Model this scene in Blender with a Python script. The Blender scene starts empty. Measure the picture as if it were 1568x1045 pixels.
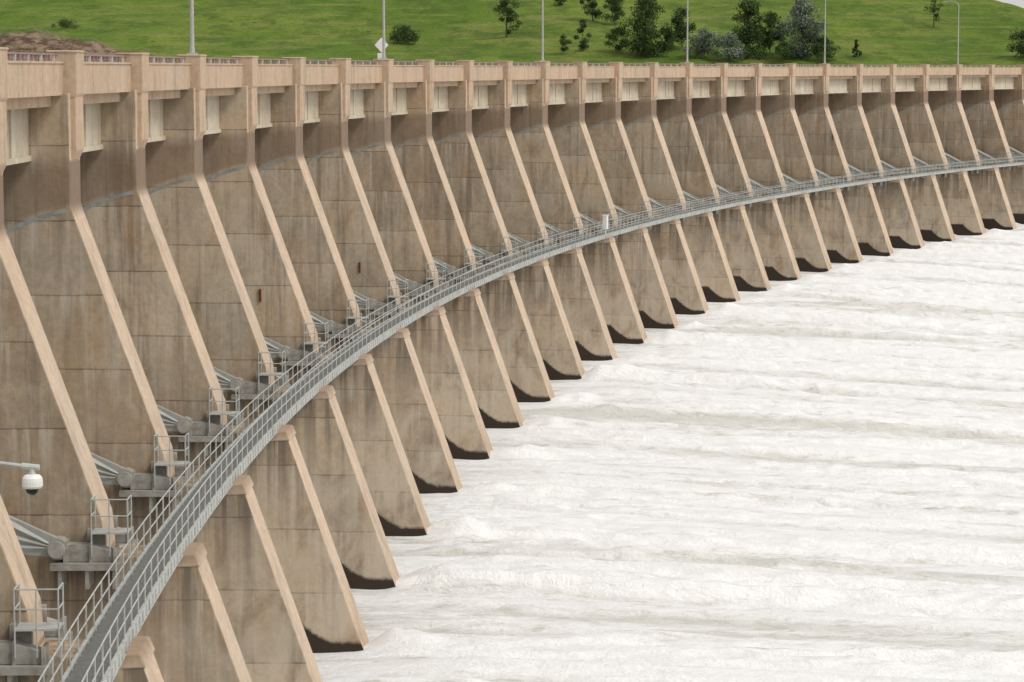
import bpy, math, random
import numpy as np
from mathutils import Vector, Matrix
random.seed(7)
R_=np.random.RandomState
scene=bpy.context.scene
col=scene.collection

# ------------------------------------------------------------------ plan geometry of the curved spillway
def P(n): return (-6.60+.616*n+.1726*n*n, 116.8+14.79*n)
def TAN(n):
    a=.616+.3452*n; L=math.hypot(a,14.79); return a/L,14.79/L,L
def W(n,u,h):
    x,y=P(n); tx,ty,L=TAN(n)
    return (x+ty*u, y-tx*u, h)
N0,N1=-4,31

# ------------------------------------------------------------------ node helpers
def new_mat(name):
    m=bpy.data.materials.new(name); m.use_nodes=True
    nt=m.node_tree; b=nt.nodes['Principled BSDF']; return m,nt,b
class NG:
    def __init__(s,nt): s.nt=nt
    def n(s,t,**k):
        nd=s.nt.nodes.new(t)
        for a,b in k.items(): setattr(nd,a,b)
        return nd
    def l(s,a,b): s.nt.links.new(a,b)
    def put(s,sock,v):
        if hasattr(v,'links'): s.l(v,sock)
        else: sock.default_value=v
    def math(s,op,a,b=0.0,c=None,clamp=False):
        nd=s.n('ShaderNodeMath',operation=op); nd.use_clamp=clamp
        s.put(nd.inputs[0],a); s.put(nd.inputs[1],b)
        if c is not None: s.put(nd.inputs[2],c)
        return nd.outputs[0]
    def mix(s,f,a,b,mode='MIX'):
        nd=s.n('ShaderNodeMix',data_type='RGBA',blend_type=mode)
        s.put(nd.inputs[0],f)
        for i,v in ((6,a),(7,b)):
            if hasattr(v,'links'): s.l(v,nd.inputs[i])
            else: nd.inputs[i].default_value=(v[0],v[1],v[2],1)
        return nd.outputs[2]
    def noise(s,vec,scale,detail=4,rough=.55,dist=0):
        nd=s.n('ShaderNodeTexNoise'); s.l(vec,nd.inputs['Vector'])
        nd.inputs['Scale'].default_value=scale; nd.inputs['Detail'].default_value=detail
        nd.inputs['Roughness'].default_value=rough; nd.inputs['Distortion'].default_value=dist
        return nd.outputs[0]
    def rng(s,v,a,b,c=0.0,d=1.0):
        nd=s.n('ShaderNodeMapRange'); nd.clamp=True
        s.put(nd.inputs[0],v)
        for i,q in enumerate((a,b,c,d)): nd.inputs[i+1].default_value=q
        return nd.outputs[0]
    def vscale(s,vec,sc):
        nd=s.n('ShaderNodeVectorMath',operation='MULTIPLY'); s.l(vec,nd.inputs[0]); nd.inputs[1].default_value=sc
        return nd.outputs[0]
    def bump(s,h,strength,dist,b):
        nd=s.n('ShaderNodeBump'); nd.inputs['Strength'].default_value=strength
        nd.inputs['Distance'].default_value=dist; s.l(h,nd.inputs['Height']); s.l(nd.outputs[0],b.inputs['Normal'])

def concrete(name,c1,c2,stain=1.0,structured=True,nose=False,lift=2.9):
    m,nt,b=new_mat(name); g=NG(nt)
    tc=g.n('ShaderNodeTexCoord'); oi=g.n('ShaderNodeObjectInfo')
    sx=g.n('ShaderNodeSeparateXYZ'); g.l(tc.outputs['Object'],sx.inputs[0])
    x,y,z=sx.outputs
    rnd=oi.outputs['Random']
    cb=g.n('ShaderNodeCombineXYZ'); g.l(x,cb.inputs[0]); g.l(g.math('MULTIPLY_ADD',rnd,300.0,y),cb.inputs[1]); g.l(z,cb.inputs[2])
    v=cb.outputs[0]
    big=g.rng(g.noise(v,.25,3,.65),.40,.60)
    c=g.mix(big,c1,c2)
    if structured:
        zz=g.math('DIVIDE',g.math('MULTIPLY_ADD',big,.03,g.math('MULTIPLY_ADD',rnd,.5,z)),lift)
        fl=g.math('FLOOR',zz); fr=g.math('FRACT',zz)
        wn=g.n('ShaderNodeTexWhiteNoise',noise_dimensions='2D')
        c2v=g.n('ShaderNodeCombineXYZ'); g.l(fl,c2v.inputs[0]); g.l(g.math('MULTIPLY',rnd,97.0),c2v.inputs[1]); g.l(c2v.outputs[0],wn.inputs['Vector'])
        tone=g.rng(wn.outputs['Value'],0,1,.82,1.14)
        c=g.mix(1.0,c,tone,'MULTIPLY')
        zx=g.math('FLOOR',g.math('MULTIPLY_ADD',rnd,9.0,g.math('DIVIDE',x,2.35)))
        wn2=g.n('ShaderNodeTexWhiteNoise',noise_dimensions='3D')
        c3=g.n('ShaderNodeCombineXYZ'); g.l(zx,c3.inputs[0]); g.l(fl,c3.inputs[1]); g.l(rnd,c3.inputs[2]); g.l(c3.outputs[0],wn2.inputs['Vector'])
        c=g.mix(g.rng(wn2.outputs['Value'],.3,1,0,.35),c,(.44,.385,.31))
        r2=g.math('FRACT',g.math('MULTIPLY',rnd,7.3))
        c=g.mix(1.0,c,g.rng(r2,0,1,.88,1.1),'MULTIPLY')
        c=g.mix(g.rng(g.math('FRACT',g.math('MULTIPLY',rnd,13.7)),.5,1,0,.3),c,(.46,.33,.215))
    bl=g.noise(g.vscale(v,(.55,.8,.38)),1.0,5,.66,.5)
    c=g.mix(g.rng(bl,.51,.67,0,.55*stain),c,(.265,.20,.14))
    c=g.mix(g.rng(bl,.46,.34,0,.45*stain),c,(.57,.485,.385))
    st=g.noise(g.vscale(v,(1.4,1.2,.07)),1.0,5,.68)
    c=g.mix(g.rng(st,.52,.67,0,.52*stain),c,(.16,.12,.088))
    st2=g.noise(g.vscale(v,(2.3,1.5,.15)),1.3,4,.6)
    c=g.mix(g.rng(st2,.54,.68,0,.4),c,(.59,.51,.42))
    st3=g.noise(g.vscale(v,(1.0,.8,.30)),1.0,4,.7)
    c=g.mix(g.rng(st3,.56,.70,0,.5*stain),c,(.43,.255,.135))
    fine=g.noise(v,3.5,6,.7)
    c=g.mix(1.0,c,g.rng(fine,.3,.7,.87,1.12),'MULTIPLY')
    if structured:
        ln=g.rng(g.math('ABSOLUTE',g.math('SUBTRACT',fr,.5)),.487,.494,0,.7)
        ln=g.math('MULTIPLY',ln,g.rng(bl,.35,.55,.45,1))
        c=g.mix(ln,c,(.10,.075,.055))
        ef=g.math('MULTIPLY',g.rng(fr,.45,.97),g.rng(st2,.48,.62,0,.45))
        c=g.mix(ef,c,(.62,.545,.45))
        dx=g.math('ADD',x,7.9); dz=g.math('ADD',z,15.8)
        rad=g.math('SQRT',g.math('ADD',g.math('MULTIPLY',dx,dx),g.math('MULTIPLY',dz,dz)))
        arc=g.math('MULTIPLY',g.rng(rad,10.6,10.9,0,.55),g.rng(z,-3.9,-3.3,1,.2))
        arc=g.math('MULTIPLY',arc,g.rng(z,-16,-14))
        c=g.mix(arc,c,(.17,.11,.07))
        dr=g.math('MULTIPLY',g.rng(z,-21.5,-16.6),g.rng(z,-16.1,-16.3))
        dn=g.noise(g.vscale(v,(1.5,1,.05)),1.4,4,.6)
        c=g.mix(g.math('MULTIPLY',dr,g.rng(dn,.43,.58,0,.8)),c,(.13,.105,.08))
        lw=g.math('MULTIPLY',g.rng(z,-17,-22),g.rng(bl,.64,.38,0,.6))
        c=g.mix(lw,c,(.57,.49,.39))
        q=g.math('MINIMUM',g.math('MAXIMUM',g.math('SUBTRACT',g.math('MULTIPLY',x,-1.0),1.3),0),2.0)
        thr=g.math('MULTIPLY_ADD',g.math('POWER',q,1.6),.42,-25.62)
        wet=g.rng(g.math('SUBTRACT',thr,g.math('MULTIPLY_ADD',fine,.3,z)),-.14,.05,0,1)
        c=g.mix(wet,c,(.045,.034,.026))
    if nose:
        dk=g.math('MULTIPLY',g.rng(z,-5.75,-5.3),g.rng(z,-3.5,-3.6))  # dark band below pilaster step: its shadow painted in, along with drip stain
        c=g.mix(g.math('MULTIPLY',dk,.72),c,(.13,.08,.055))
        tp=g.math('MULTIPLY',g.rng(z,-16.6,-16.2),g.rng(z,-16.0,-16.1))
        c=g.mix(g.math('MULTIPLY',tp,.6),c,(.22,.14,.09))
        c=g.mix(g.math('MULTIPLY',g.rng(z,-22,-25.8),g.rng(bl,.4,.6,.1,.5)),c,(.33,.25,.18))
    g.l(c,b.inputs['Base Color']); b.inputs['Roughness'].default_value=.9
    b.inputs['Specular IOR Level'].default_value=.25
    g.bump(fine,.5,.04,b)
    return m
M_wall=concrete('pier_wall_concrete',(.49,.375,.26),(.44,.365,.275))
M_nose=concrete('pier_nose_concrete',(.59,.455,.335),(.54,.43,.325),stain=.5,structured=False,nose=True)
M_beam=concrete('bridge_concrete',(.54,.39,.275),(.49,.375,.27),stain=.6,structured=False)
M_girder=concrete('girder_concrete',(.60,.54,.43),(.52,.44,.34),stain=.45,structured=False)
M_abut=concrete('abutment_concrete',(.38,.32,.26),(.33,.28,.23),stain=.5,structured=False)

def simple(name,c,rough=.5,metal=0.0,var=.15,scale=3.0,dirt=(.12,.09,.06),dirtf=.3):
    m,nt,b=new_mat(name); g=NG(nt)
    tc=g.n('ShaderNodeTexCoord'); v=tc.outputs['Object']
    nz=g.noise(v,scale,4,.65)
    cc=g.mix(1.0,c,g.rng(nz,.3,.7,1-var,1+var),'MULTIPLY')
    cc=g.mix(g.rng(g.noise(v,scale*.4,4,.7),.52,.68,0,dirtf),cc,dirt)
    g.l(cc,b.inputs['Base Color']); b.inputs['Roughness'].default_value=rough; b.inputs['Metallic'].default_value=metal
    return m
M_steel=simple('galvanised_steel',(.50,.52,.50),.5,.15)
M_walk=simple('walkway_grey_steel',(.47,.485,.465),.55,.1)
M_deck=simple('walkway_grating',(.16,.165,.155),.7,.1,.25,6)
M_gate=simple('gate_grey_paint',(.40,.41,.385),.55,0,.18,1.2,dirtf=.45)
M_gear=simple('trunnion_grey_paint',(.34,.33,.30),.6,.0,.25,2.5,dirtf=.6)
M_rail=simple('bridge_rail_steel',(.30,.20,.19),.6,.1)
M_pole=simple('lamp_pole_steel',(.45,.44,.42),.5,.3)
M_white=simple('white_paint',(.78,.78,.76),.4,0,.05,dirtf=.1)
M_dark=simple('dark_glass',(.02,.02,.022),.15)
M_asph=simple('road_asphalt',(.06,.058,.055),.9)
M_rust=simple('rusted_iron',(.13,.035,.015),.9)
M_seal=simple('seal_plate_steel',(.34,.36,.355),.6,.1,.25,1.2,dirtf=.6)

# ------------------------------------------------------------------ mesh builder
class MB:
    def __init__(s): s.v=[];s.f=[];s.m=[]
    def poly(s,pts,faces,mi=0):
        o=len(s.v); s.v+= [tuple(p) for p in pts]
        for f in faces: s.f.append([o+i for i in f]); s.m.append(mi)
    def prism(s,prof,y0,y1,mi=0,mf=None):
        n=len(prof); pts=[(x,y0,z) for x,z in prof]+[(x,y1,z) for x,z in prof]
        o=len(s.v); s.v+=pts
        area=sum(prof[i][0]*prof[(i+1)%n][1]-prof[(i+1)%n][0]*prof[i][1] for i in range(n))
        a=list(range(n)); bb=list(range(n,2*n))
        if area>0: s.f+= [[o+i for i in a],[o+i for i in reversed(bb)]]
        else: s.f+= [[o+i for i in reversed(a)],[o+i for i in bb]]
        s.m+=[mi,mi]
        for i in range(n):
            j=(i+1)%n
            f=[o+i,o+n+i,o+n+j,o+j] if area>0 else [o+i,o+j,o+n+j,o+n+i]
            s.f.append(f)
            dx=prof[j][0]-prof[i][0]; dz=prof[j][1]-prof[i][1]
            nx=(dz if area>0 else -dz)/math.hypot(dx,dz)
            s.m.append(mf if (mf is not None and nx>.3) else mi)
    def box(s,x0,x1,y0,y1,z0,z1,mi=0):
        s.prism([(x0,z0),(x1,z0),(x1,z1),(x0,z1)],min(y0,y1),max(y0,y1),mi)
    def nbox(s,n0,n1,u0,u1,h0,h1,mi=0):
        pts=[W(n,u,h) for n in(n0,n1) for u,h in((u0,h0),(u1,h0),(u1,h1),(u0,h1))]
        s.poly(pts,[(0,1,2,3),(7,6,5,4),(0,4,5,1),(1,5,6,2),(2,6,7,3),(3,7,4,0)],mi)
    def sweep(s,prof,n0,n1,step,mi=0,closed=True):
        k=int(round((n1-n0)/step)); m=len(prof); o=len(s.v)
        for i in range(k+1):
            n=n0+(n1-n0)*i/k
            s.v+=[W(n,u,h) for u,h in prof]
        for i in range(k):
            for j in range(m if closed else m-1):
                j2=(j+1)%m
                s.f.append([o+i*m+j,o+i*m+j2,o+(i+1)*m+j2,o+(i+1)*m+j]); s.m.append(mi)
        if closed:
            s.f.append([o+j for j in range(m)][::-1]); s.f.append([o+k*m+j for j in range(m)]); s.m+=[mi,mi]
    def tube(s,a,b,r0,r1=None,seg=6,mi=0):
        r1=r0 if r1 is None else r1
        a=Vector(a);b=Vector(b);d=(b-a).normalized()
        up=Vector((0,0,1)) if abs(d.z)<.95 else Vector((1,0,0))
        p=d.cross(up).normalized(); q=d.cross(p)
        o=len(s.v)
        for c,r in((a,r0),(b,r1)):
            for i in range(seg):
                t=2*math.pi*i/seg; s.v.append(tuple(c+(p*math.cos(t)+q*math.sin(t))*r))
        for i in range(seg):
            j=(i+1)%seg; s.f.append([o+i,o+j,o+seg+j,o+seg+i]); s.m.append(mi)
        s.f.append([o+i for i in range(seg)][::-1]); s.f.append([o+seg+i for i in range(seg)]); s.m+=[mi,mi]
    def lathe(s,c,prof,seg=16,mi=0):
        o=len(s.v)
        for r,z in prof:
            for i in range(seg):
                t=2*math.pi*i/seg; s.v.append((c[0]+r*math.cos(t),c[1]+r*math.sin(t),c[2]+z))
        for k in range(len(prof)-1):
            for i in range(seg):
                j=(i+1)%seg; s.f.append([o+k*seg+i,o+k*seg+j,o+(k+1)*seg+j,o+(k+1)*seg+i]); s.m.append(mi)
        s.f.append([o+i for i in range(seg)][::-1]); s.f.append([o+(len(prof)-1)*seg+i for i in range(seg)]); s.m+=[mi,mi]
    def mesh(s,name,mats,smooth=False):
        me=bpy.data.meshes.new(name); me.from_pydata(s.v,[],s.f)
        for m in mats: me.materials.append(m)
        me.polygons.foreach_set('material_index',s.m)
        if smooth: me.polygons.foreach_set('use_smooth',[True]*len(s.f))
        me.update(); return me
    def obj(s,name,mats,parent=None,smooth=False):
        o=bpy.data.objects.new(name,s.mesh(name,mats,smooth)); col.objects.link(o)
        if parent: o.parent=parent
        return o

dam=bpy.data.objects.new('dam_spillway',None); col.objects.link(dam)

# ------------------------------------------------------------------ pier
def bevel(o,w=.05,seg=2):
    b=o.modifiers.new('bevel','BEVEL'); b.width=w; b.segments=seg; b.limit_method='ANGLE'; b.angle_limit=math.radians(25)
T=1.12
mb=MB()
body=[(1.35,-30.0),(-3.38,-16.5),(-3.5,-16.22),(-6.42,-16.22),(-6.52,-15.0),(-9.93,-5.55),(-10.02,-5.2),(-10.02,-3.4),(-10.02,-.93),(-20,-.93),(-21.5,-5),(-21.5,-30)]
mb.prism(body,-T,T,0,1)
mb.prism([(-9.80,-1.0),(-9.80,-3.15),(-10.0,-3.55),(-10.9,-3.55),(-10.9,-1.0)],-.78,.78,2)
mb.prism([(-9.74,.66),(-9.74,-.98),(-9.82,-1.12),(-10.9,-1.12),(-10.9,.66)],-.82,.82,2)
mb.prism([(-9.70,.71),(-9.70,.61),(-10.94,.61),(-10.94,.71)],-.87,.87,2)
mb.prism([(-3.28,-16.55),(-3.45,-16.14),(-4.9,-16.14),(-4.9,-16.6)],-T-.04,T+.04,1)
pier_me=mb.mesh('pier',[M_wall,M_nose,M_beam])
CX,CZ,RR=-7.9,-15.8,10.6
gb=MB()
for side in(-1,1):
    y=side*(T+.012)
    y2=side*(T-.05)
    k=26; o=len(gb.v)
    for i in range(k+1):
        a=math.radians(102.5+i*86/k)
        p=(CX+(RR+.08)*math.cos(a),CZ+(RR+.08)*math.sin(a)); q=(CX+(RR-.08)*math.cos(a),CZ+(RR-.08)*math.sin(a))
        gb.v+=[(p[0],y,p[1]),(q[0],y,q[1]),(p[0],y2,p[1]),(q[0],y2,q[1])]
    for i in range(k):
        a=o+4*i; b=a+4
        gb.f+=[[a,a+1,b+1,b],[a,b,b+2,a+2],[a+1,a+3,b+3,b+1]]; gb.m+=[2,2,2]
    yc=side*(T+.62)
    gb.tube((CX,side*(T+.02),CZ),(CX,side*(T+1.1),CZ),.28,seg=16,mi=1)
    gb.tube((CX,side*(T+.3),CZ),(CX,side*(T+.95),CZ),.36,seg=16,mi=1)
    gb.prism([(CX+.25,CZ-.42),(CX+.25,CZ+.16),(CX+1.2,CZ+.12),(CX+1.9,CZ-.1),(CX+1.9,CZ-.42)],yc-.26,yc+.26,1)
    gb.box(CX+.2,CX+.32,yc-.36,yc+.36,CZ-.45,CZ+.25,1)
    gb.box(CX+1.05,CX+1.15,yc-.33,yc+.33,CZ-.45,CZ+.19,1)
    gb.box(CX+1.86,CX+1.96,yc-.36,yc+.36,CZ-.45,CZ+.05,1)
    gb.box(CX-.2,CX+2.1,side*(T-.02),side*(T+1.2),CZ-.66,CZ-.44,1)
    for q in (.1,1.0,1.9):
        gb.box(CX+q-.06,CX+q+.06,side*(T-.02),side*(T+1.1),CZ-1.3,CZ-.65,1)
    gb.box(CX+.9,CX+1.5,side*(T+.0),side*(T+.30),CZ-.1,CZ+.55,1)
    for a in(153,166,178):
        a=math.radians(a)
        e=Vector((CX+(RR-.2)*math.cos(a),yc+side*.6,CZ+(RR-.2)*math.sin(a)))
        gb.tube((CX,yc,CZ),e,.15,.26,4,0)
    a1=math.radians(153);a2=math.radians(176)
    gb.prism([(CX,CZ+.33),(CX+5.2*math.cos(a1),CZ+5.2*math.sin(a1)+.1),(CX+5.2*math.cos(a2),CZ+5.2*math.sin(a2)-.2),(CX,CZ-.30)],yc-.12,yc+.12,0)
px0,px1=CX+1.15,CX+2.35
side=-1
ya,yb=side*(T+.1),side*(T+1.0); pz=-15.22
gb.box(px0,px1,ya,yb,pz-.06,pz,3)
for (x,y) in((px0,ya),(px0,yb),(px1,ya),(px1,yb),((px0+px1)/2,yb)):
    gb.tube((x,y,pz-.8),(x,y,pz+1.1),.026,seg=5,mi=3)
for z in(.55,1.1):
    gb.tube((px0,ya,pz+z),(px0,yb,pz+z),.024,seg=5,mi=3)
    gb.tube((px0,yb,pz+z),(px1,yb,pz+z),.024,seg=5,mi=3)
    gb.tube((px1,yb,pz+z),(px1,ya,pz+z),.024,seg=5,mi=3)
gear_me=gb.mesh('gate_gear',[M_gate,M_gear,M_seal,M_walk])

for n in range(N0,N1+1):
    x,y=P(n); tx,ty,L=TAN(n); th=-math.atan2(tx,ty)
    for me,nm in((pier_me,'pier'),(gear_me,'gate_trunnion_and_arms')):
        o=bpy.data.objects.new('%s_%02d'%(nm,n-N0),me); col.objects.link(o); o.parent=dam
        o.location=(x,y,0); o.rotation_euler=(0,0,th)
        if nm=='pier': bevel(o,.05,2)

gm=MB()
for n in range(N0,N1):
    L=TAN(n+.5)[2]; a0=n+(T+.03)/L; a1=n+1-(T+.03)/L
    prof=[];k=14
    for i in range(k+1):
        a=math.radians(130+i*56/k); prof.append((CX+RR*math.cos(a),CZ+RR*math.sin(a)))
    for i in range(k,-1,-1):
        a=math.radians(130+i*56/k); prof.append((CX+(RR-.12)*math.cos(a),CZ+(RR-.12)*math.sin(a)))
    gm.sweep(prof,a0,a1,(a1-a0))
    for a in(138,152,166,180):
        a=math.radians(a); cx=CX+(RR-.4)*math.cos(a); cz=CZ+(RR-.4)*math.sin(a)
        gm.nbox(a0,a1,cx-.25,cx+.25,cz-.15,cz+.15)
gm.obj('spillway_gates',[M_gate],dam)

# ------------------------------------------------------------------ bridge
br=MB()
a,b=N0-.6,N1+.6
def rect(u0,u1,h0,h1): return [(u0,h0),(u1,h0),(u1,h1),(u0,h1)]
st=1/4
br.sweep(rect(-10.72,-10.28,-1.02,.22),a,b,st,0)
br.sweep(rect(-10.8,-10.23,.20,.28),a,b,st,0)
br.sweep(rect(-11.25,-10.70,-1.45,-.72),a,b,st,0)
br.sweep(rect(-12.3,-11.6,-3.35,-.9),a,b,st,1)
br.sweep(rect(-12.4,-11.50,-3.55,-3.33),a,b,st,1)
br.sweep(rect(-15.6,-14.8,-3.3,-.9),a,b,st,1)
br.sweep(rect(-19.1,-18.3,-3.5,-.9),a,b,st,1)
br.sweep(rect(-20.6,-10.71,-.95,-.65),a,b,st,0)
br.sweep(rect(-20.9,-20.5,-1.0,.25),a,b,st,0)
br.sweep(rect(-19.4,-12.0,-.66,-.60),a,b,st,2)
for n in range(N0,N1):
    for f in(.30,.70):
        br.nbox(n+f-.018,n+f+.018,-11.7,-11.52,-3.33,-1.5,1)
br.obj('bridge_deck',[M_beam,M_girder,M_asph],dam)
rl=MB()
rl.sweep(rect(-10.58,-10.48,.52,.59),a,b,st,0)
rl.sweep(rect(-20.75,-20.65,.52,.60),a,b,st,0)
k=int((b-a)*18)
for i in range(k):
    n=a+(b-a)*i/k
    rl.nbox(n,n+.006 if i%3 else n+.012,-10.57,-10.49,.27,.53,0 if i%3 else 1)
    if i%3==0: rl.nbox(n,n+.01,-20.74,-20.66,.24,.53,1)
rl.obj('bridge_railing',[M_rail,M_walk],dam)

# ------------------------------------------------------------------ walkway
wk=MB()
wa,wb=N0-.4,N1+.4
wk.sweep(rect(-4.94,-3.92,-15.93,-15.87),wa,wb,st,1)
for u in(-3.9,-4.96):
    wk.sweep(rect(u-.02,u+.02,-16.14,-15.80),wa,wb,st,0)
    wk.sweep(rect(u-.06,u+.06,-16.18,-16.145),wa,wb,st,0)
    wk.sweep(rect(u-.05,u+.05,-15.80,-15.765),wa,wb,st,0)
    for h in(-15.28,-14.78):
        r=.024
        wk.sweep([(u+r*math.cos(t),h+r*math.sin(t)) for t in (0,1.05,2.1,3.14,4.19,5.24)],wa,wb,st,0)
    k=int((wb-wa)*9)
    for i in range(k+1):
        n=wa+(wb-wa)*i/k
        wk.tube(W(n,u,-15.85),W(n,u,-14.78),.027,seg=5)
        wk.nbox(n-.003,n+.003,u-.07,u+.07,-16.13,-15.81)
        wk.nbox(n+.052,n+.057,u-.06,u+.06,-16.13,-15.81)
for i in range(int((wb-wa)*5)):
    n=wa+i/5; wk.nbox(n,n+.006,-4.9,-3.95,-16.1,-15.94)
wk.obj('service_walkway',[M_walk,M_deck],dam)
cb=MB()
cb.nbox(8.94,8.985,-4.15,-3.75,-15.3,-14.0,0); cb.nbox(8.935,8.99,-4.2,-3.70,-14.0,-13.93,0); cb.nbox(8.955,8.97,-3.98,-3.90,-16.3,-15.3,0)
cb.obj('control_cabinet',[M_white],dam)
ru=MB()
for n,u,h in((2,-9.45,-12.6),(4,-8.9,-13.3),(17,-8.7,-9.6)):
    L=TAN(n)[2]; ru.nbox(n-(T+.08)/L,n-(T-.02)/L,u,u+.12,h-.40,h+.3,0)
ru.obj('rusted_bracket_plates',[M_rust],dam)

# ------------------------------------------------------------------ lamps
def lamp(n,i):
    m=MB(); u=-10.3
    m.box(-.22,.22,-.22,.22,.71,.79,0)
    m.tube((0,0,.79),(0,0,1.1),.14,.12,8); m.tube((0,0,1.1),(0,0,10.3),.11,.06,10)
    pts=[(0,0,10.25),(-.25,0,10.75),(-.8,0,11.0),(-1.6,0,11.05),(-1.9,0,11.02)]
    for p,q in zip(pts,pts[1:]): m.tube(p,q,.05,.045,7)
    m.prism([(-1.8,11.08),(-1.85,10.98),(-2.5,10.93),(-2.65,11.0),(-2.45,11.1)],-.15,.15,1)
    m.lathe((-2.2,0,10.90),[(.03,-.06),(.12,-.02),(.14,.05)],10,1)
    o=m.obj('street_lamp' if i==0 else 'street_lamp.%03d'%i,[M_pole,M_steel])
    o.location=W(n,u,0); tx,ty,L=TAN(n); o.rotation_euler=(0,0,-math.atan2(tx,ty))
for i,n in enumerate((-3,1,5,9,13,17,21,25,29)): lamp(n,i)
sg=MB()
sg.tube((0,0,-.6),(0,0,2.3),.04,seg=6,mi=1)
s=.45
sg.poly([(0,-.05,1.75-s*1.25),(s*1.15,-.05,1.75),(0,-.05,1.75+s*1.25),(-s*1.15,-.05,1.75),(0,-.035,1.75-s*1.25),(s*1.15,-.035,1.75),(0,-.035,1.75+s*1.25),(-s*1.15,-.035,1.75)],
 [(0,1,2,3),(7,6,5,4),(0,4,5,1),(1,5,6,2),(2,6,7,3),(3,7,4,0)],0)
sg.box(-.3,.22,-.06,-.045,.75,1.15,0)
o=sg.obj('diamond_road_sign',[M_white,M_pole]); o.location=W(5.15,-10.95,0)

# ------------------------------------------------------------------ chute water
def aniso(shape,l0,l1,seed):
    r=R_(seed).normal(size=shape); F=np.fft.rfft2(r)
    f0=np.fft.fftfreq(shape[0])[:,None]; f1=np.fft.rfftfreq(shape[1])[None,:]
    F*=np.exp(-.5*((2*np.pi*f0*l0)**2+(2*np.pi*f1*l1)**2))
    q=np.fft.irfft2(F,s=shape); return q/q.std()
na,nbb=-6.0,33.0
Nt=2700; ns=np.linspace(na,nbb,Nt)          # 0.214 m
du=.25
us=np.concatenate([np.linspace(-19,-4,16)[:-1],np.arange(-4,52,du),52+np.cumsum(np.linspace(.35,6.7,58))])
Nu=len(us)
X0=-6.60+.616*ns+.1726*ns**2; Y0=116.8+14.79*ns
ta=.616+.3452*ns; LL=np.hypot(ta,14.79); txx=ta/LL; tyy=14.79/LL
U=us[None,:]; X=X0[:,None]+tyy[:,None]*U; Y=Y0[:,None]-txx[:,None]*U
H=-26.25-.04*np.maximum(U,0)+8.4*(np.clip((-4-U)/15,0,1))**1.25 + 0*X
sh=(Nt,Nu)
ph=(ns-np.round(ns))*14.8
rampu=np.clip((U+1)/6,0,1)
w1=aniso(sh,3,60,3); w2=aniso(sh,4,60,5)
rid=np.exp(-(ph[:,None]+.45*w1*np.clip(U/20,0,1))**2/2.6)
mid=np.exp(-((np.abs(ph)[:,None]-4.7)+.45*w2)**2/1.5)
brk=np.clip(.9+.25*aniso(sh,4,34,31),.3,1.6)
H=H+rid*.80*brk*np.clip((U+.4)/2.5,0,1)+mid*.55*brk*rampu
spl=np.exp(-(ph[:,None]/1.5)**2)*np.exp(-((U-1.3)/1.6)**2)*np.clip(.7+.5*aniso(sh,2,2,77),0,1.5)
H=H+.32*spl
a1=aniso(sh,3.0,90,11); a2=aniso(sh,1.8,26,12); a3=aniso(sh,1.2,5.0,13); a4=aniso(sh,.9,1.7,14)
turb=np.clip(.75+.30*aniso(sh,6,34,21)+.5*rid,.3,1.8)
bil=np.abs(aniso(sh,1.7,15,41)); bil2=np.abs(aniso(sh,1.2,5.5,42)); bil3=np.abs(aniso(sh,.9,2.2,43))
fr_=np.clip((U+3)/6,.1,1)
H=H+(.14*a1+.08*a2*turb+.10*(1-bil)*turb+.10*(1-bil2)*turb+.05*(1-bil3)*turb+.045*a3*turb+.025*a4*turb)*fr_
foam=(.50+.22*a1+.50*(rid-.3)+.34*(mid-.2)+.22*aniso(sh,2.0,130,51)+.12*a2+.7*spl-.14*(bil2-.8)*turb-.12*(bil-.8))
verts=np.stack([X,Y,H],-1).reshape(-1,3).astype(np.float32)
ii,jj=np.meshgrid(np.arange(Nt-1),np.arange(Nu-1),indexing='ij')
q=(ii*Nu+jj).ravel(); faces=np.stack([q,q+1,q+Nu+1,q+Nu],1).astype(np.int32)
def grid_mesh(name,verts,faces,uv=None):
    me=bpy.data.meshes.new(name); nf=len(faces)
    me.vertices.add(len(verts)); me.vertices.foreach_set('co',verts.ravel())
    me.loops.add(nf*4); me.loops.foreach_set('vertex_index',faces.ravel())
    me.polygons.add(nf); me.polygons.foreach_set('loop_start',np.arange(nf,dtype=np.int32)*4)
    me.polygons.foreach_set('use_smooth',np.ones(nf,dtype=bool))
    me.update(calc_edges=True)
    if uv is not None:
        l=me.uv_layers.new(name='flow'); l.data.foreach_set('uv',uv[faces.ravel()].astype(np.float32).ravel())
    me.validate(); return me
uv=np.stack([np.broadcast_to(U,sh),np.broadcast_to((ns*14.8)[:,None],sh)],-1).reshape(-1,2)
me=grid_mesh('chute_water',verts,faces,uv)
at=me.attributes.new('foam','FLOAT','POINT'); at.data.foreach_set('value',foam.ravel().astype(np.float32))
m,nt,b=new_mat('white_water'); g=NG(nt)
un=g.n('ShaderNodeUVMap'); un.uv_map='flow'; v=un.outputs[0]
fa=g.n('ShaderNodeAttribute'); fa.attribute_name='foam'
n1=g.noise(g.vscale(v,(.018,.50,1)),1.0,5,.62,.1)
n2=g.noise(g.vscale(v,(.55,1.6,1)),1.0,6,.74,.4)
n3=g.noise(g.vscale(v,(2.2,3.6,1)),1.0,5,.75)
f=g.math('ADD',g.math('MULTIPLY',n1,.9),g.math('ADD',g.math('MULTIPLY',n2,.55),g.math('MULTIPLY',fa.outputs['Fac'],.42)))
c=g.mix(g.rng(f,.66,.98),(.72,.71,.665),(.945,.945,.94))
dash=g.math('MULTIPLY',g.rng(n2,.48,.34,0,.75),g.rng(f,1.02,.76,.10,1))
c=g.mix(dash,c,(.56,.54,.485))
c=g.mix(g.rng(n3,.42,.30,0,.35),c,(.66,.635,.575))
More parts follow.
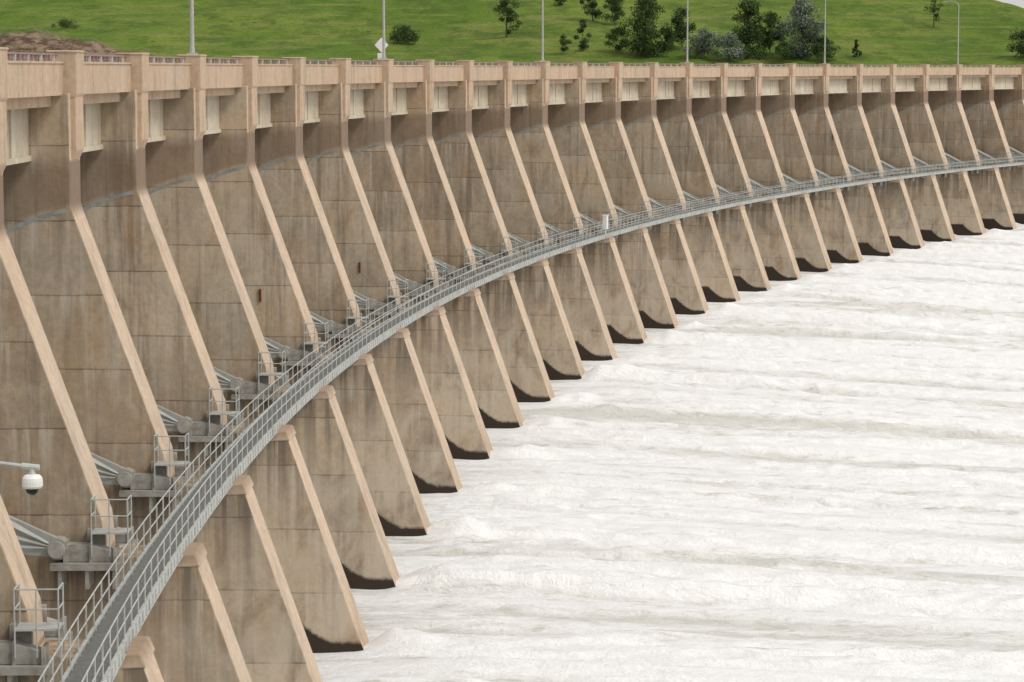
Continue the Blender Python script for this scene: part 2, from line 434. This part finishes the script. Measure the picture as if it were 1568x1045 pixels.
g.l(c,b.inputs['Base Color']); b.inputs['Roughness'].default_value=.7; b.inputs['Specular IOR Level'].default_value=.15
g.bump(g.math('ADD',n2,g.math('MULTIPLY',n3,.6)),.8,.34,b)
me.materials.append(m)
o=bpy.data.objects.new('river_water',me); col.objects.link(o)

# ------------------------------------------------------------------ reservoir
rv=MB(); pts=[]
for i in range(-8,42):
    pts.append(W(i,-20.9,-7.0))
for p in pts:
    rv.v+=[p,(p[0]-2500,p[1]+ (p[1]-300)*.8,-7.0)]
for i in range(len(pts)-1):
    a_=2*i; rv.f.append([a_,a_+2,a_+3,a_+1]); rv.m.append(0)
m,nt,b=new_mat('reservoir_water'); g=NG(nt); tc=g.n('ShaderNodeTexCoord')
b.inputs['Base Color'].default_value=(.05,.075,.07,1); b.inputs['Roughness'].default_value=.12
g.bump(g.noise(tc.outputs['Object'],.8,5,.6),.4,.2,b)
rv.obj('reservoir_water',[m])

# ------------------------------------------------------------------ terrain
def sstep(t): t=np.clip(t,0,1); return t*t*(3-2*t)
xs=np.concatenate([np.linspace(-4000,-260,30)[:-1],np.arange(-260,300,1.6),np.linspace(300,4000,30)])
ys=np.concatenate([np.linspace(-1500,540,30)[:-1],np.arange(540,860,1.5),860+np.cumsum(np.linspace(3,420,30))])
tr=R_(5); K=[(tr.uniform(.008,.09),tr.uniform(0,6.28),tr.uniform(0,6.28)) for _ in range(26)]
def terrain(X,Y):
    X=np.asarray(X,float);Y=np.asarray(Y,float)
    w=sum(.05/kk*.35*np.sin(kk*(X*math.cos(p)+Y*math.sin(p))+r) for kk,p,r in K)
    w=w/3.0
    sl=-122+.2*Y
    cap=18.4-.29*(X-125); cap=np.clip(cap,2,46)
    hh=cap-np.logaddexp(0,(cap-sl)/1.5)*1.5
    gl=np.sin(X*.07+.02*Y)*np.sin(X*.023+1.3)+.8*np.sin(X*.045-.05*Y+.9)
    hh=hh+ (w+gl*1.1)*np.clip((Y-600)/60,0,1)
    tp=np.clip((-78-X)/32,0,1)**.6
    cl=tp*8.3+.5*np.sin(X*.5)*np.clip(tp*2,0,1)+.4*np.sin(X*1.3)
    hh=np.maximum(hh,np.where(X<-79,cl*sstep((Y-594-1.5*np.sin(X*.4))/9)+(-9)*(1-sstep((Y-594-1.5*np.sin(X*.4))/9)),-60))
    lowl=np.where(X>260,-40,-60)
    hh=np.where(Y<575,lowl+ (hh-lowl)*sstep((Y-545)/30),hh)
    return hh
TX,TY=np.meshgrid(xs,ys,indexing='ij'); TH=terrain(TX,TY)
inn=(TX>-260)&(TX<300)&(TY>590)
TH=TH+np.where(inn,.14*aniso(TH.shape,.9,.9,8)+.16*aniso(TH.shape,3,3,9),0)
verts=np.stack([TX,TY,TH],-1).reshape(-1,3).astype(np.float32)
ny=len(ys); ii,jj=np.meshgrid(np.arange(len(xs)-1),np.arange(ny-1),indexing='ij'); q=(ii*ny+jj).ravel()
faces=np.stack([q,q+ny,q+ny+1,q+1],1).astype(np.int32)
me=grid_mesh('grass_hill',verts,faces)
m,nt,b=new_mat('hill_grass'); g=NG(nt); tc=g.n('ShaderNodeTexCoord'); v=tc.outputs['Object']
n1=g.noise(v,.02,5,.6); n2=g.noise(g.vscale(v,(.30,.10,1.2)),.5,5,.7); n3=g.noise(v,1.2,5,.75)
c=g.mix(g.rng(n1,.40,.60),(.11,.185,.025),(.18,.24,.038))
c=g.mix(g.rng(n2,.47,.64,0,.65),c,(.07,.13,.021))
c=g.mix(g.rng(g.noise(g.vscale(v,(.05,.03,.9)),1.0,5,.65),.49,.64,0,.65),c,(.26,.255,.085))
c=g.mix(g.rng(g.noise(g.vscale(v,(.10,.035,.4)),1.0,5,.75),.50,.61,0,.6),c,(.06,.105,.02))
c=g.mix(g.rng(n3,.42,.66,.0,.55),c,(.05,.088,.018))
vo=g.n('ShaderNodeTexVoronoi'); g.l(v,vo.inputs['Vector']); vo.inputs['Scale'].default_value=.16
dots=g.math('MULTIPLY',g.rng(vo.outputs['Distance'],.14,.05,0,.85),g.rng(n1,.45,.6))
c=g.mix(dots,c,(.03,.055,.018))
ge=g.n('ShaderNodeNewGeometry'); sz=g.n('ShaderNodeSeparateXYZ'); g.l(ge.outputs['Normal'],sz.inputs[0])
sp=g.n('ShaderNodeSeparateXYZ'); g.l(ge.outputs['Position'],sp.inputs[0])
soil=g.mix(g.rng(g.noise(g.vscale(v,(.6,1,2)),.5,5,.7),.42,.58),(.12,.08,.055),(.31,.23,.165))
c=g.mix(g.rng(g.math('MULTIPLY_ADD',n2,.2,sz.outputs[2]),.95,.86),c,soil)
bare=g.math('MULTIPLY',g.rng(sp.outputs[0],-72,-96),g.math('MULTIPLY',g.rng(sp.outputs[1],632,606),g.rng(n2,.40,.54,0,.8)))
c=g.mix(bare,c,soil)
g.l(c,b.inputs['Base Color']); b.inputs['Roughness'].default_value=1; b.inputs['Specular IOR Level'].default_value=.1
g.bump(g.math('ADD',n2,n3),.8,.6,b)
me.materials.append(m)
o=bpy.data.objects.new('grass_hill',me); col.objects.link(o)
def gz(x,y): return float(terrain(np.array([x]),np.array([y]))[0])

# ------------------------------------------------------------------ trees
def leafmat(name,c,c2):
    m,nt,b=new_mat(name); g=NG(nt); tc=g.n('ShaderNodeTexCoord')
    cc=g.mix(g.rng(g.noise(tc.outputs['Object'],.9,3,.7),.35,.65),c,c2)
    g.l(cc,b.inputs['Base Color']); b.inputs['Roughness'].default_value=.7; b.inputs['Specular IOR Level'].default_value=.2
    return m
LG=[leafmat('leaf_dark',(.032,.058,.018),(.045,.078,.022)),leafmat('leaf_mid',(.055,.095,.024),(.075,.12,.03)),leafmat('leaf_light',(.09,.14,.04),(.115,.16,.05))]
LS=[leafmat('leaf_silver_dark',(.07,.095,.065),(.10,.125,.08)),leafmat('leaf_silver_mid',(.17,.205,.15),(.20,.24,.175)),leafmat('leaf_silver_light',(.28,.315,.25),(.33,.36,.29))]
M_bark=simple('bark',(.10,.075,.055),.95)
cnt={}
def tree(x,y,h,w,kind='tree',silver=False,dens=1.0,trunk=.22,seed=0,cone=False):
    rr=random.Random(seed*13+5); m=MB()
    bz=-.4
    lean=(rr.uniform(-.06,.06)*h,rr.uniform(-.04,.04)*h)
    if kind=='tree':
        m.tube((0,0,bz),(lean[0]*.5,lean[1]*.5,h*.45),.03*h*.55,.018*h*.5,7,0); m.tube((lean[0]*.5,lean[1]*.5,h*.45),(lean[0],lean[1],h*.88),.018*h*.5,.02,6,0)
    lobes=[]
    nl=int((28 if kind=='tree' else 22)*max(.7,w/6)*max(dens,.6))
    for i in range(nl):
        t=rr.random(); ang=rr.uniform(0,6.28)
        z=h*(trunk+(.95-trunk)*t)
        env=math.sin(math.pi*min(1,(t*.80+.18)))**.7 if not cone else (1-t)*.95+.05
        rad=w*.5*env*rr.uniform(.2,.95)
        c=Vector((lean[0]*t+rad*math.cos(ang),lean[1]*t+rad*math.sin(ang),z))
        r=w*rr.uniform(.10,.19)*(1 if not cone else .7)
        lobes.append((c,r))
        st_=Vector((lean[0]*.5,lean[1]*.5,max(0,z-h*.22*rr.uniform(.6,1.2))))
        m.tube(st_,c,.012*h*.5,.015,4,0)
    for c,r in lobes:
        shade=rr.random()
        for k in range(int(150*dens)):
            d=Vector((rr.gauss(0,1),rr.gauss(0,1),rr.gauss(0,.75))).normalized()*r*(rr.random()**.45)*rr.choice((1,1,1.25))
            p=c+d; s=rr.uniform(.10,.24)*(.6+h/20)
            a=Vector((rr.gauss(0,1),rr.gauss(0,1),rr.gauss(0,1))).normalized(); bb=a.cross(Vector((rr.gauss(0,1),rr.gauss(0,1),rr.gauss(0,1)))).normalized()
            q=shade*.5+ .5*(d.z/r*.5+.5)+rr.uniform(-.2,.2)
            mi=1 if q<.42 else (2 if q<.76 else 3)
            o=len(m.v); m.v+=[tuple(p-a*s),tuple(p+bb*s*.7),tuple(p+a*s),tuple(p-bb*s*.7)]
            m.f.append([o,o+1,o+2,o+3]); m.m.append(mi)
    nm='tree' if kind=='tree' else 'shrub'
    i=cnt.get(nm,0); cnt[nm]=i+1
    o=m.obj(nm if i==0 else nm+'.%03d'%i,[M_bark]+(LS if silver else LG)); o.location=(x,y,gz(x,y)); o.rotation_euler=(0,0,rr.uniform(0,6))
tree(-26.9,655,4.5,8.5,'shrub',seed=1)
tree(-1.5,656,10.5,7,seed=2,dens=.8,trunk=.1)
tree(17,630,7.5,4.5,seed=3,dens=.9,trunk=.1)
tree(12.1,626,4.5,4,'shrub',seed=4,dens=.8)
tree(31.5,624,14,11.5,seed=5,trunk=.06)
tree(25,627,6,6,'shrub',seed=25)
tree(37,624,7,6,'shrub',seed=26)
tree(41,632,10,8,'shrub',seed=6)
tree(45,622,7.5,9,'shrub',True,seed=7)
tree(51,620,6.5,9,'shrub',True,seed=8)
tree(56,626,13.5,10.5,seed=9,trunk=.06)
tree(62,630,10,8,'shrub',seed=10)
tree(69,624,14,12,'tree',True,seed=11,trunk=.05)
tree(73.5,620,6,7,'shrub',False,seed=12)
tree(64,620,5,6,'shrub',False,seed=28)
tree(82,626,4.2,3,'tree',seed=13,cone=True,trunk=.05)
tree(20.5,668,10,6.5,seed=14,dens=.8,trunk=.12)
tree(26,664,8,7,seed=15,dens=.8,trunk=.12)
tree(13,694,3,5,'shrub',seed=16,dens=.8)
tree(107,668,9,5.5,seed=17,dens=.45)
tree(121,622,7,8.5,'shrub',seed=18)
tree(-113,664,2.2,7,'shrub',seed=19,dens=.7)

# ------------------------------------------------------------------ abutment + security camera
ab=MB(); ab.box(-24,-2.2,-16,30,-40,-8); ab.box(-2.6,-2.2,-16,30,-8,-7.4)
ab.obj('concrete_abutment',[M_abut])
cc=MB()
cx,cy=-4.64,25.0
cc.tube((-5.55,cy,-8.0),(-5.55,cy,-3.5),.06,.05,10,1)
cc.box(-5.7,-5.4,cy-.15,cy+.15,-8.0,-7.95,1)
cc.tube((-5.55,cy,-3.72),(cx-.1,cy,-3.82),.022,.02,8,1); cc.tube((cx-.1,cy,-3.82),(cx+.07,cy,-3.835),.032,.028,8,1)
cc.tube((cx,cy,-3.83),(cx,cy,-3.90),.025,.03,8,1)
cc.lathe((cx,cy,-3.90),[(.03,.0),(.075,-.01),(.095,-.035),(.10,-.07),(.10,-.115),(.088,-.135)],20,0)
cc.lathe((cx,cy,-4.03),[(.066,.0),(.066,-.02),(.055,-.05),(.03,-.07),(.005,-.078)],16,2)
cc.obj('security_camera',[M_white,M_steel,M_dark])

# ------------------------------------------------------------------ light, sky, camera
el,az=math.radians(50),math.radians(122)
d=Vector((math.sin(az)*math.cos(el),math.cos(az)*math.cos(el),math.sin(el)))
sun=bpy.data.lights.new('sun','SUN'); sun.energy=1.45; sun.angle=math.radians(14); sun.color=(1,.955,.885)
so=bpy.data.objects.new('sun',sun); col.objects.link(so); so.rotation_euler=(-d).to_track_quat('-Z','Y').to_euler()
w=bpy.data.worlds.new('World'); scene.world=w; w.use_nodes=True; g=NG(w.node_tree)
sky=g.n('ShaderNodeTexSky',sky_type='NISHITA'); sky.sun_disc=False; sky.sun_elevation=el; sky.sun_rotation=az
sky.dust_density=4.0; sky.air_density=1.0
hs=g.n('ShaderNodeHueSaturation'); hs.inputs['Saturation'].default_value=.5; g.l(sky.outputs[0],hs.inputs['Color'])
cloud=g.mix(.65,hs.outputs['Color'],(6.4,6.3,6.05))
bg=w.node_tree.nodes['Background']; g.l(cloud,bg.inputs[0]); bg.inputs[1].default_value=.14
cam=bpy.data.cameras.new('camera'); co=bpy.data.objects.new('camera',cam); col.objects.link(co)
co.location=(0,0,0); co.rotation_euler=(math.radians(90-5.95),0,0)
cam.sensor_width=36; cam.lens=91.84; cam.clip_end=20000; cam.clip_start=.5
scene.camera=co
scene.view_settings.view_transform='Standard'; scene.view_settings.look='None'; scene.view_settings.exposure=0
